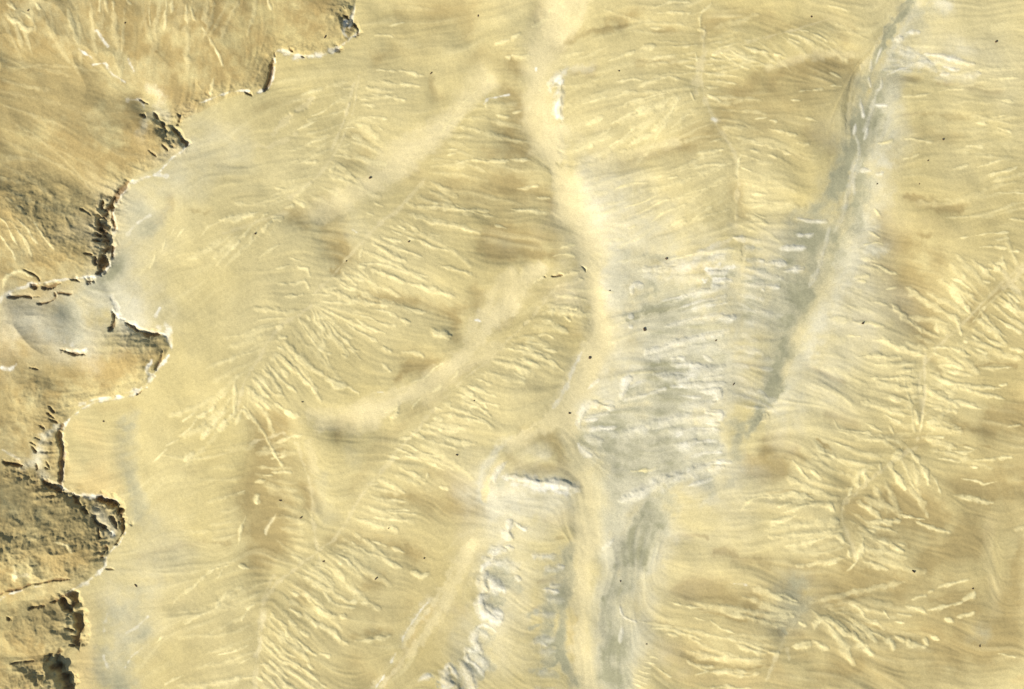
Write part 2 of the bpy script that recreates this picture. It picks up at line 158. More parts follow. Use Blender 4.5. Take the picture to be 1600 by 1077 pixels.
b28 1250,220 1330,220 1440,270 1590,290;b60 1080,440 1200,430 1400,470 1480,510;f7 1000,530 1100,555 1200,565;f10 890,700 1000,710 1080,740 1190,770;b12*.9 860,670 980,680 1080,720;f9 960,740 1040,760;f9 1370,775 1480,785 1590,825;f12 1400,800 1500,820 1590,840;f8 1070,900 1120,925 1230,940;f7 1110,980 1200,960;f10 1200,965 1300,965 1400,980 1520,965;f10 1210,1060 1300,1060 1480,1065;f8 1100,910 1180,960;b14*1.2 1050,880 1200,910 1400,945 1590,915;f6 1240,640 1300,690 1400,740;b15 1180,570 1350,620 1450,650;f5 1160,630 1230,650;b20*.7 1500,600 1590,640;w8*.7 1380,405 1460,405;f5 860,930 960,1000;y80*.8 1000,850 1300,880 1500,1000;y40*.8 900,1000 1400,1020
@1200,0
g28*1.3 910,10 830,120 760,230 710,320 690,400 690,470;c14 880,20 780,160 690,300 620,400 560,550 525,650 515,760 510,900;w28*.6 950,20 860,200 800,300 760,400;g55 700,430 650,500 640,620 620,750 580,850 480,1000 440,1075;g50*1.1 720,520 700,700 650,850 590,950;c10 550,740 545,820 560,900 545,1075;x7 650,470 670,540;x6 730,460 740,530 700,560;x7 680,655 780,655;x6 600,620 620,720;x6 570,750 550,820;x6 640,780 620,860;w40*.6 740,700 700,900 640,980;w30*.6 700,1000 760,1030;x9 580,1035 640,1045;x9 660,1070 710,1065;b12*.8 580,690 600,780;x6 670,350 660,440;x5 740,280 700,380
g25*.8 950,50 1000,30 1080,60;g40*.5 1000,100 900,180;w30 1080,10 1130,10;x14 810,230 860,215;x9 880,190 960,185;x9 980,315 1080,330 1200,370 1300,400;x18*.8 930,370 1000,375 1040,400;x9 1100,400 1200,430;x10 1080,460 1150,455;x16*.6 1230,465 1340,460;x7 770,450 830,420 900,405;g25*.9 820,330 900,320 1000,380;g25*.7 770,420 900,400;g15*.8 1020,400 1100,410;w70*.5 800,560 780,800;w40*.5 1100,480 1250,490;w60*.4 1200,300 1250,320
b32*1.1 820,490 900,480 960,480;b22*.9 1080,520 1250,540 1450,570;b18*.9 880,730 1000,715 1150,725 1240,745;b60*.5 1000,820 1200,850
b38*1.1 0,500 100,450 200,410 330,385 450,390 580,380;b36*.7 180,480 300,430;c36*.5 0,420 200,360 400,340 560,340;b60*.7 0,200 100,150 250,130 400,120 550,180;b50*.7 450,200 520,250
f9 200,180 280,210 380,260;f8 100,190 180,220 260,260;f7 120,230 190,275;f9 0,330 60,345 110,360;f5 380,40 450,50 520,80;f7 190,575 280,570 350,565;f6 400,550 480,555;f6 140,625 210,635;f6 400,465 480,500;f7 0,740 60,750;f8 0,790 100,805 200,830;f6 230,730 320,750;f7 60,905 150,940;f7 0,900 60,905;f7 170,870 270,890;f7 0,955 60,970;b50*.6 250,820 420,870 400,920;b30*.6 130,930 250,980
f7 870,600 1000,590 1050,580;f6 1090,570 1180,560 1240,560;f8 1430,620 1550,630;f8 1300,770 1380,780;f8 1430,800 1520,820;f6 1400,730 1490,720;f8 1240,910 1340,915;f8 1300,1030 1400,1000 1500,960;f9 1380,1070 1500,1040 1560,1010;f7 1150,1040 1250,1020;f7 840,1000 950,965;f8 700,885 800,885;f6 860,880 1050,890;f6 1350,495 1590,480;f5 1400,445 1590,420
@1200,270
g50*1.2 450,0 420,100 380,180 320,230 220,240;g48*1.2 600,0 590,120 560,230 530,300;g40 480,230 470,280 430,340;c18*.8 550,0 530,150 520,260 470,380 420,450;x8 200,265 300,280 390,290;g30*1.1 310,315 360,320;w60*.6 660,50 690,150 620,220;g80 300,350 350,450 320,550 300,650 250,750 220,850;g60*.8 430,380 450,330;g100*.5 200,400 150,550 100,700 50,900 100,1050;g100*.5 0,800 150,950;x14 0,550 60,540 140,560;x11 100,460 200,450 260,450;x12 130,600 200,590 250,600;x10 0,700 100,710;x10 210,370 310,360;b10*.8 0,515 120,520 250,540;g14*.8 0,690 200,710;y30*.6 320,700 280,820 220,950;w60*.8 580,330 520,500 450,600 430,750 350,900 290,1050;c50*.9 400,600 330,750 250,900 180,1075
w30*.9 640,480 710,490;f9 670,210 700,260;f7 620,350 690,400;f6 560,450 660,430 710,450;w30*.5 620,260 630,300;b55 720,260 760,380;b60*.8 750,400 850,460;b60*.6 800,420 1000,480 1050,560;b32*1.1 850,140 1000,180 1180,190;b25 930,380 970,385;f9 620,570 700,600 760,640 810,660;b12*.9 580,560 700,580 780,640;f8 510,685 560,685 600,700;b60 850,650 900,760 880,860 950,940;b70*.7 950,780 1030,850;b50*.6 1000,950 960,1050;f6 610,825 700,835 760,860;f9 510,940 600,955 720,980;b12*.8 480,925 600,935;f7 480,1025 570,1030;f8 640,1050 750,1060;f5 730,750 800,740
f7 1120,665 1180,690 1250,750;f12 1110,740 1170,780 1230,840 1260,880;f7 1310,670 1370,690;f9 1350,565 1460,560;f10 1340,595 1450,610;f9 1300,450 1400,450 1470,465;f7 1180,390 1230,385;f6 1270,375 1380,355 1500,355;f7 1400,400 1490,400;f7 1480,490 1560,490;f6 1480,265 1590,285;f5 1400,115 1590,105;f12 1100,890 1160,900 1180,960 1200,1010;f9 1040,940 1060,1000;c18*.8 1460,620 1520,680 1590,740;c18*.8 1596,610 1540,670 1480,720;b20 1500,690 1400,790 1330,870 1240,930;f7*.7 1500,720 1390,810 1270,930;b60*.7 1250,800 1350,720;f10 1500,740 1590,800;f8 1450,810 1540,850 1590,900;f9 1400,880 1500,940 1590,990;f10 1340,940 1430,970 1500,1020;f9 1300,980 1400,1040 1470,1070;f10 1260,1000 1330,1060;f14 1210,1045 1240,1040
@1200,540
g50*.9 0,100 30,250 0,350;w70*.6 250,30 180,150 100,280 30,400;f14 530,80 600,70 700,75 830,75;f9 650,125 750,120 850,115 900,110;f14 810,158 880,155;f12 690,210 780,205 930,205;f18 760,265 840,270 950,255;f10 610,200 680,205;f12 880,315 960,310;f9 700,310 760,330 820,345;f7 720,5 860,15;f16 1130,5 1190,20 1250,50;f10 1000,20 1110,10;f8 1280,0 1360,40;f9 1500,5 1590,30;c12*.9 960,50 960,200 965,300 940,420;f8 1000,40 1080,65;b30*.9 1010,80 1060,160 1080,260 1050,290;f12 1050,120 1120,110 1190,125;f8 1080,150 1180,165;f8 1300,120 1400,130 1520,130;b12*1.1 1250,130 1400,100 1540,120;f9 1100,225 1200,240 1300,250 1440,260;f10 1430,240 1490,235;f11 1190,260 1260,280 1370,310 1470,340;f7 1090,280 1150,300;f10 1010,320 1080,300 1110,340;f12 1080,310 1120,340 1220,370 1310,400;f12 960,430 1000,390 1080,400 1160,425;f10 960,470 1040,480;f16 890,400 910,450 920,500;f8 950,420 940,500 930,540;f7 700,430 780,480 840,520;f9 380,470 420,520 500,530 580,540 660,600;f7 560,470 620,500 690,550;f7 730,510 770,570;f9 270,620 330,670 400,710 500,780;b10 290,600 380,670;f6 380,610 450,640 520,660;b14*.9 210,120 270,130 350,190 460,240;f12 160,740 200,780 270,860;f8 270,790 350,850;b30*.9 150,680 230,730;f14 630,760 600,820 650,850;f14 700,750 710,790;f16 760,740 800,800 840,840 890,900;f16 780,720 830,670;f13 880,660 930,720 980,780 1020,860;f8 1010,790 1060,840 1090,900;f14 600,790 560,850 580,900;f10 540,900 520,950;f8 980,570 1080,570;f9 1110,530 1180,520;f8 1100,650 1200,670 1290,650;f6 1200,635 1300,655;b8*.9 1100,620 1370,640;f10 1240,715 1400,715 1520,715;f5 1040,700 1180,720;f10 1170,910 1260,930 1330,960 1430,1000;f6 1240,750 1300,760;f5 1200,820 1300,840 1350,870 1430,860
b60*.8 1180,860 1400,900 1450,860;b40*1.1 1400,940 1500,920 1590,890;b70*1.1 1400,480 1500,470 1590,430;b50*.9 1150,500 1250,530 1400,540;f9 1480,520 1560,500;b80*.6 800,600 950,600;b80*1.1 550,1010 700,980 900,980 1050,1020;b60*.8 600,1040 1000,1060;b80*.6 1450,800 1590,800;b40*.6 350,440 500,490;b60*.9 0,800 80,780;b50*.6 480,830 450,900
f12 0,965 120,950 200,945 300,970;b8 0,935 150,930 300,945;f10 60,1020 150,990;f9 60,1070 180,1020 330,985;f14 350,1010 400,1000 430,1040;f8 820,1065 1000,1075
@1200,807
f12 0,60 80,30 170,0;f16 370,35 460,25;f12 110,170 200,160 300,130 370,110;f14 370,110 430,110 480,170 500,190;f14 490,210 490,270;f16 600,150 570,220 530,300;f8 530,300 480,350;f11 620,140 700,165 760,190;f16 760,190 810,215 850,230;f10 810,185 860,190;f14 650,45 750,50 850,40;f8 860,10 900,15;f11 930,20 1020,50 1150,75;f8 640,75 740,95 820,115;f8 620,95 680,110;b10*1.2 700,135 870,165 880,200;b60*1.1 1300,160 1200,160 1100,230 1000,300;b60*.6 1250,250 1300,200;b40*.9 820,350 700,370 600,400;b120*.7 300,400 600,450 900,420;b60*.6 0,290 300,300
f9 360,290 420,290;f10 1020,470 1120,430 1260,405;f8 900,510 1000,490;f12 1230,530 1300,495;f8 1000,580 1150,560 1230,540;b14*.9 1020,530 1200,490 1300,480;f10 860,555 960,580 1010,610;f9 40,455 120,480 200,520;g60*.5 230,460 200,540;f8 490,550 560,590 580,640 650,650;f8 700,590 750,640;f6 800,600 900,620;f6 780,650 850,660;f16 140,590 180,620;f10 280,710 310,650 340,630;f16 320,620 380,640 420,700 460,745;f10 460,630 540,690 620,720 700,745;f14 700,745 770,780 780,835;f14 480,700 530,770 590,820 650,865;f12 780,730 850,765 920,800 985,820;f14 980,750 990,810;f10 1010,730 1080,765;b14*1.1 540,640 620,690 700,700 850,720 980,700 1090,750;f10 1110,620 1180,660;f9 1200,630 1300,610;f20 0,830 70,840;f14 150,810 250,790;f14 270,780 350,825;f10 200,650 240,680;c10*.8 110,900 120,820;b60*.9 180,870 150,830;y80*.7 0,900 60,1000;b40*1.1 80,680 150,730 200,740;g20 90,700 110,710;b90*1.1 1340,720 1300,800 1200,870 1050,950;g40*.5 1300,760 1330,740;b80*.7 1300,900 1500,900;b60*.7 1596,650 1560,400 1596,200;b60*.6 250,1000 550,960;b60*.6 850,1000 950,1010;y40 1540,1020 1590,1000;f8 1440,850 1560,870;b60*.4 1480,560 1500,600;c40*.2 1400,50 1400,300 1430,600
@0,0,1
g55*.35 1010,430 1060,520 1030,620 1000,700 960,800 950,950 940,1077;g60*.3 1100,480 1080,600 1090,700;g45*.5 1400,100 1340,230 1290,350 1240,480 1190,600;w40*.15 1420,60 1490,90;w35*.25 1380,200 1360,330 1300,500;w45*.25 920,330 950,420 980,520;w60*.15 1100,800 1050,900;g30*.4 200,320 190,400 160,480 110,500;g26*.4 195,950 180,1077;g50*.25 350,230 250,300;g60*.25 250,860 200,900
y26*.9 120,745 170,765;y25*.7 130,960 125,1077
b120*.35 1300,930 1500,900;b90*.35 1500,1030 1300,1060;b80*.3 600,950 700,850;b55*.4 430,700 430,850;b60*.35 700,300 820,330;b55*.3 1180,190 1280,150;b90*.25 1450,760 1560,700;b60*.3 1380,380 1430,500;b90*.35 40,230 80,350;b60*.3 60,600 30,640;b60*.25 700,30 640,60
n 0,170 120,175 220,160;n 0,130 130,140 220,150;n 100,60 180,110 230,150;n 300,20 270,90 240,150;n 30,250 100,260 150,300;n 380,30 370,100 350,140;n 0,560 100,545 200,560;n 20,600 90,610 200,590;n 130,560 180,590;n 0,860 80,840 150,830;n 0,1000 60,980 110,970;n 60,700 20,660;n 480,10 470,60;n 200,540 230,560
n 300,380 230,430 210,480;n 350,500 270,600 220,700;n 380,700 270,760 210,850;n 330,950 250,1000 200,1050;n 950,150 1000,120;n 1400,330 1600,320;n 1400,260 1580,230;n 1100,1060 1400,1070
w70*.6 950,440 1010,520 1050,600 1000,720;w60*.5 1080,500 1090,700;w18*.35 1420,90 1385,170 1360,260;w45*.6 1210,380 1230,470;w32*.6 930,260 945,400;w50*.55 780,790 790,900 780,1000;w40*.5 985,780 965,1000;w60*.5 1050,750 1130,760;w40*.5 210,330 190,420 200,500;w35*.4 280,270 340,210;w40*.3 230,870 190,1000;w50*.2 1480,80 1560,110;w50*.25 1350,480 1330,400
@0,538,2
b40*1.1 850,480 830,560 820,680;b35*.9 870,250 900,330 880,400;b24*1 1060,240 1050,280;b50*.8 1380,490 1480,500;b50*.7 1290,60 1340,70;w40*.4 360,820 380,900 350,1000
@800,538,2
b40*1 560,765 680,780 750,800;b45*1 1090,510 1200,500 1340,525;b38*1 1290,680 1380,635 1460,630;b55*1 1380,970 1480,920;b60*.8 920,740 1050,760 1150,720;b50*.8 760,390 830,400;b36*.9 1500,230 1590,215;b26*1 1520,470 1590,455;g60*.6 900,760 870,850;g40*1.3 390,620 420,580 470,500
@0,0,1
c30 880,0 850,80 848,200 880,300 918,400 935,520 905,600;c14 905,600 870,650 800,690;c22 890,650 905,740;c28 915,770 912,900 918,1090;c22*.9 760,125 700,190 640,240 570,290 495,345;c24*.9 840,425 780,480 720,560 640,615 560,650 500,660;c9*.7 735,850 700,930 650,1010 585,1077
g5*1.6 1428,0 1408,30 1385,70 1373,100 1372,120;g6*1.5 1372,110 1355,150 1350,190 1330,240 1318,290 1300,325 1285,335;g5*1.5 1378,130 1372,180 1360,215 1347,240 1348,290 1338,340 1310,370;g7*1.2 1290,340 1285,370 1275,430 1265,460 1240,510 1220,560 1195,610 1180,660;c7*.9 1335,280 1330,330 1305,390 1290,440 1255,510 1225,580 1190,660
g3*1.2 1362,120 1350,200 1338,260;g3*1.3 1340,170 1332,230 1310,300;g4*1.4 1050,740 1030,790 1000,830 985,880;g12*1.3 1055,735 1040,775 1010,820 990,860 975,900
b30*1.1 425,690 415,780 405,870;b24*.9 770,390 860,370;b30*1.2 20,760 80,790 110,800;b35*1 30,830 80,840 140,820;b30*.8 60,960 90,1000
m62*24 20,860 100,862;m42*17 40,985 70,985;m40*24 30,1080 58,1075;m60*16 50,330 95,360;m28*10 520,20 525,40;m40*10 200,545 215,555;m45*10 50,620 60,650;m30*8 240,205 250,215
w60*.5 930,340 1000,450;w50*.5 850,770 800,780;w60*.4 1000,560 1080,620;w40*.5 1330,520 1280,600
b140*.35 1100,1020 1500,1040;b90*.3 1580,500 1580,900;b120*.25 300,1040 600,1040
b14*1 0,95 60,100 120,110 150,118;b14*.9 20,155 100,145 150,140;b18*1 0,180 80,165 150,152 210,148;b30*.7 0,250 120,290;b40*.5 60,330 150,380;w35*.9 140,455 185,480;w38*.7 30,495 110,500;g18*.6 103,490 116,505;w30*.6 150,530 120,510
w55*.7 960,640 1050,560 1120,600;w45*.7 960,740 955,900 960,1077;w30*.7 925,640 980,680;g40*.45 970,690 1060,600;w40*.6 1150,420 1200,500;g18*.8 985,900 960,960 955,1077;g10*1 955,940 950,980;w26*.6 1100,700 1040,740
n 930,700 940,900 935,1077;n 985,780 980,900 970,1077;n 905,760 905,900 905,1077;n 870,850 870,1077;n 960,760 965,1077;n 1010,800 1000,900
g2*1.2 1366,110 1352,150 1345,185;x2*.5 1378,140 1368,175 1352,205;x2*.5 1340,200 1345,230 1335,260 1338,300;x2*.4 1350,240 1330,290 1322,330 1305,360;c3*.9 1385,60 1360,110 1345,150 1332,190;x2*.6 1300,350 1290,400 1270,450
b30*.9 415,700 420,860;b26*.8 520,330 530,400;b30*.8 690,290 850,300;b40*.6 1400,385 1440,470;b45*.6 1500,930 1560,1000;b40*.6 1180,150 1330,110
w5*1.2 888,112 873,124 868,136;w5*1.2 884,125 880,150 875,182;w5*1.2 790,746 830,748 882,760;w5*1 805,752 875,764;w5*.9 170,470 185,495;w5*.9 258,512 264,530 266,548;w4*.9 120,634 150,622 180,618;w4*.9 215,604 240,585;w5*.8 1105,415 1145,412;w5*.8 1100,430 1140,432;w4*1 500,85 470,86 440,80;w5*.7 760,890 775,880;w5*.7 755,920 775,915
b26*1.1 425,790 420,850 410,885;b16*1 1335,105 1290,97 1240,105 1190,130
g7*1.2 985,605 1010,600 1040,603;g9*1 975,632 1005,636;g11*1 920,690 950,684 990,690;g5*1 995,460 1030,450;g5*1.1 1015,482 1050,472 1085,460;g5*1 1060,575 1100,578;g5*1 1055,590 1100,592;g6*1 1085,705 1115,700;x4*1.2 908,668 912,645 930,628 962,633;x3*1.1 975,612 982,592 992,590;x3*1.1 995,450 998,440 1015,436;x3.5*1.1 1052,562 1080,562;x3*1.1 1055,573 1085,572 1120,575;x4*1.1 1100,612 1125,610 1122,628;x4*1.1 1100,648 1128,650 1120,660
x5*1.1 800,812 790,830 798,845;x5*1 788,862 770,868 764,885;x6*1.1 757,900 752,915 762,930;x6*1.1 764,935 752,942 760,960 790,970;x5*.9 748,985 740,1000 755,1020;x5*.9 725,1025 732,1040;x5*.9 694,1050 690,1065 705,1077;g7*.9 776,885 788,893;g7*.9 772,930 785,945;g6*.8 760,1005 772,1012;b22*.6 20,770 80,800;b22*.5 20,820 80,860'''
strokes = []
for line in SURVEY.strip().split('\n'):
    if line[0] == '@': ox, oy, *q = map(float, line[1:].split(',')); sc = q[0] if q else 3.99; continue
    for st in line.split(';'):
        head, *pts = st.split()
        kind = head[0]; num = head[1:]
        wd, _, k = num.partition('*')
        P = [(ox+float(p.split(',')[0])/sc, oy+float(p.split(',')[1])/sc) for p in pts]
        if len(P) == 1: P.append((P[0][0]+2, P[0][1]))
        strokes.append((kind, float(wd or 10)/sc, float(k or 1), P))

# feathered spurs: ribs leaving a valley line, (line, heading at start, heading at end, spacing, shortest, longest, half width, strength, kind)
FEATHERS = [
 ([(560,120),(545,200),(500,270),(450,310)],165,160,11,50,120,2.2,.55,'f'), ([(560,120),(545,200),(500,270),(450,310)],8,28,11,35,95,2.3,.6,'f'),
 ([(660,280),(600,340),(540,400),(490,455)],18,28,11,60,150,2.6,.8,'f'), ([(485,475),(440,512),(395,585),(378,640)],42,56,11,45,120,2.8,.8,'f'),
 ([(485,475),(440,512),(395,585),(378,640)],168,142,11,60,170,2.4,.6,'f'), ([(478,468),(492,478)],8,72,2.0,80,150,2.6,.75,'f'),
 ([(870,450),(820,500),(760,560),(690,620),(620,700),(560,790),(520,850)],8,24,11,35,115,2.5,.75,'f'),
 ([(520,850),(450,900),(410,950),(395,1085)],18,52,9,50,140,2.8,.8,'f'), ([(430,905),(410,950),(398,1100)],158,158,13,60,160,2.4,.55,'f'),
 ([(445,335),(400,345),(350,360)],125,140,9,40,120,2.4,.6,'f'), ([(392,690),(388,790),(378,890)],162,165,15,50,160,2.0,.4,'f'),
 ([(1095,40),(1092,130),(1120,200),(1150,250),(1150,360)],172,150,10,60,160,2.2,.55,'f'), ([(1095,40),(1092,130),(1120,200),(1150,250),(1150,370)],-18,20,10,45,120,2.2,.6,'f'),
 ([(1052,146),(1066,150)],172,122,1.6,90,180,2.4,.7,'f'), ([(1110,85),(1180,60),(1300,30)],30,25,12,40,100,2.2,.5,'f'),
 ([(1600,410),(1520,490),(1440,570),(1436,640),(1430,690)],40,12,10,40,110,3.0,.85,'f'), ([(1600,410),(1520,490),(1440,565),(1436,640),(1430,690)],222,176,10,40,95,3.0,.8,'f'),
 ([(1424,690),(1440,700)],160,372,3.0,60,140,2.8,.6,'f'), ([(1430,700),(1345,765),(1320,800),(1335,880)],198,168,12,70,160,3.0,.65,'f'),
 ([(1420,705),(1345,770),(1320,805),(1335,880)],62,12,12,50,110,3.0,.75,'f'), ([(1262,945),(1240,975),(1190,1060)],196,182,9,90,210,2.8,.7,'f'),
 ([(1262,945),(1300,960),(1340,960)],55,20,10,50,130,3.0,.7,'f'), ([(1262,940),(1290,955)],-20,15,6,90,220,2.6,.5,'f'),
 ([(1150,365),(1148,500),(1135,620),(1140,745)],160,172,16,70,175,4.2,.8,'x'), ([(1150,365),(1148,500),(1140,640)],8,18,11,35,85,2.2,.4,'x'),
 ([(1150,372),(1148,500),(1135,620),(1140,745)],161,172,17,70,180,4.0,.6,'h'), ([(1160,380),(1158,500)],5,12,12,50,110,2.4,.9,'h'),
 ([(750,840),(742,930),(730,1000),(690,1077)],15,40,22,30,65,5.5,.85,'x'), ([(756,850),(748,935),(736,1005),(690,1085)],18,42,22,25,60,5,.9,'h'),
 ([(885,850),(890,950),(885,1077)],172,188,15,25,55,4.0,.9,'h'), ([(885,855),(890,950),(885,1077)],175,188,17,25,50,2.6,.5,'x'),
 ([(690,150),(640,300)],2,8,10,70,180,2.3,.5,'f'), ([(1610,90),(1610,330)],178,168,13,70,200,2.2,.5,'f'),
 ([(1330,400),(1250,600)],8,16,16,35,95,2.5,.5,'f'), ([(870,60),(880,300),(960,420)],-10,-22,13,40,110,2.0,.4,'f'),
 ([(905,640),(905,690)],-35,25,9,30,75,3.0,.7,'x'), ([(905,645),(905,700)],-30,25,10,50,110,4.0,1.2,'h'),
 ([(-10,20),(200,-10),(420,-10)],62,112,13,60,130,2.2,.5,'f'), ([(-10,90),(-10,300)],8,30,12,90,220,2.0,.35,'f'), ([(-10,110),(-10,290)],6,26,17,120,260,4.5,.8,'b'),
 ([(395,690),(470,690),(500,900)],165,200,14,30,70,3.0,.5,'f'), ([(-10,730),(-10,890)],2,-32,9,70,130,3.0,1.1,'b'), ([(-10,560),(-10,690)],-10,-25,13,50,120,3.0,.7,'b'),
 ([(1375,110),(1400,60)],-8,14,7,60,160,2.5,.5,'x'), ([(1378,115),(1402,62)],-8,14,11,60,150,3.2,.9,'h'),
]
SPINES = set()
orr = random.Random(11)                     # the same country carries on all round the surveyed part
for q in range(46):
    x = orr.uniform(-450, 2050); y = orr.uniform(-450, 1530)
    if -70 < x < 1670 and -70 < y < 1147 or x < 170 and y > -60: continue
    a = math.radians(orr.uniform(60, 120)); L = orr.uniform(80, 130); line = [(x, y), (x+L*math.cos(a), y+L*math.sin(a))]
    if any(-60 < p[0] < 1660 and -130 < p[1] < 1137 for p in line): continue
    hd = orr.uniform(-10, 30)
    FEATHERS.append((line, hd, hd+12, 11, 40, 120, 2.8, .7, 'f')); FEATHERS.append((line, 170-hd/2, 158, 12, 40, 120, 2.6, .6, 'f'))
    strokes.append(('b', orr.uniform(15, 35), .7, [(x+60, y+10), (x+120, y+orr.uniform(-20, 50))]))
for line, h0, h1, gap, lo, hi, wd_, k_, kd in FEATHERS:
    if kd == 'f' and len(line) > 2 and line[0] not in SPINES and line[0][0] > 380 and k_ > .45:
        SPINES.add(line[0]); strokes.append(('c', 3.0, .6, list(line)))
    fr = random.Random(hash((line[0], h0, kd)) & 0xffff if False else int(line[0][0]*7+line[0][1]*13+h0*3+len(kd)))
    L_ = [math.dist(line[i], line[i+1]) for i in range(len(line)-1)]; T_ = sum(L_); a_ = fr.uniform(0, gap)
    while a_ < T_:
        q_ = a_; i = 0
        while q_ > L_[i]: q_ -= L_[i]; i += 1
        f_ = q_/L_[i]; x = line[i][0]+(line[i+1][0]-line[i][0])*f_; y = line[i][1]+(line[i+1][1]-line[i][1])*f_
        hd = math.radians(h0+(h1-h0)*a_/T_+fr.uniform(-6, 6)); ln = fr.uniform(lo, hi)*fr.choice((.55, .8, 1, 1)); bend = math.radians(fr.uniform(-4, 10))
        st_ = fr.uniform(2, 16); x += st_*math.cos(hd); y += st_*math.sin(hd); P = [(x, y)]; n_ = max(2, int(ln/16))
        for j in range(n_):
            hd += bend/n_*2+math.radians(fr.uniform(-5, 5)); x += ln/n_*math.cos(hd); y += ln/n_*math.sin(hd); P.append((x, y))
        strokes.append(({'h': 'g'}.get(kd, kd), wd_*1.2*fr.uniform(.7, 1.35), k_*fr.uniform(.5, 1.15), P))
        a_ += gap*1.35*fr.uniform(.6, 1.5)

def field(P, reach):
    """distance, fraction along and signed offset towards the sun for the cells round a polyline"""
    xs = [p[0] for p in P]; ys = [p[1] for p in P]; m = reach+12
    i0, i1 = np.searchsorted(U, (min(xs)-m, max(xs)+m)); j0, j1 = np.searchsorted(V, (min(ys)-m, max(ys)+m))
    sl = (slice(j0, j1), slice(i0, i1)); X = WX[sl]; Y = WY[sl]
    best = np.full(X.shape, 1e9, F); tt = np.zeros(X.shape, F); sd = np.zeros(X.shape, F)
    tot = sum(math.dist(P[i], P[i+1]) for i in range(len(P)-1)) or 1; acc = 0
    for i in range(len(P)-1):
        (ax, ay), (bx, by) = P[i], P[i+1]; L = math.dist(P[i], P[i+1])
        if L < 1e-6: continue
        dx, dy = (bx-ax)/L, (by-ay)/L
        t = np.clip((X-ax)*dx+(Y-ay)*dy, 0, L); qx = X-(ax+t*dx); qy = Y-(ay+t*dy)
        d = np.sqrt(qx*qx+qy*qy); m_ = d < best
        best = np.where(m_, d, best); tt = np.where(m_, (acc+t)/tot, tt)
        sd = np.where(m_, qx*SUN_DIR[0]-qy*SUN_DIR[1], sd); acc += L
    return sl, best, tt, sd, tot
def smooth(P):                                     # Catmull-Rom through the surveyed points
    if len(P) < 3: return P
    Q = [P[0]]+P+[P[-1]]; out = []
    for i in range(1, len(Q)-2):
        p0, p1, p2, p3 = (np.array(q) for q in Q[i-1:i+3])
        for t in (0, .33, .66):
            out.append(tuple(0.5*((2*p1)+(-p0+p2)*t+(2*p0-5*p1+4*p2-p3)*t*t+(-p0+3*p1-3*p2+p3)*t**3)))
    return out+[P[-1]]

Z = {k: np.zeros((NY, NX), F) for k in ('fing', 'cut', 'lift')}
M = {k: np.zeros((NY, NX), F) for k in 'fbgwyskcp'}
MOUND = np.zeros((NY, NX), F)
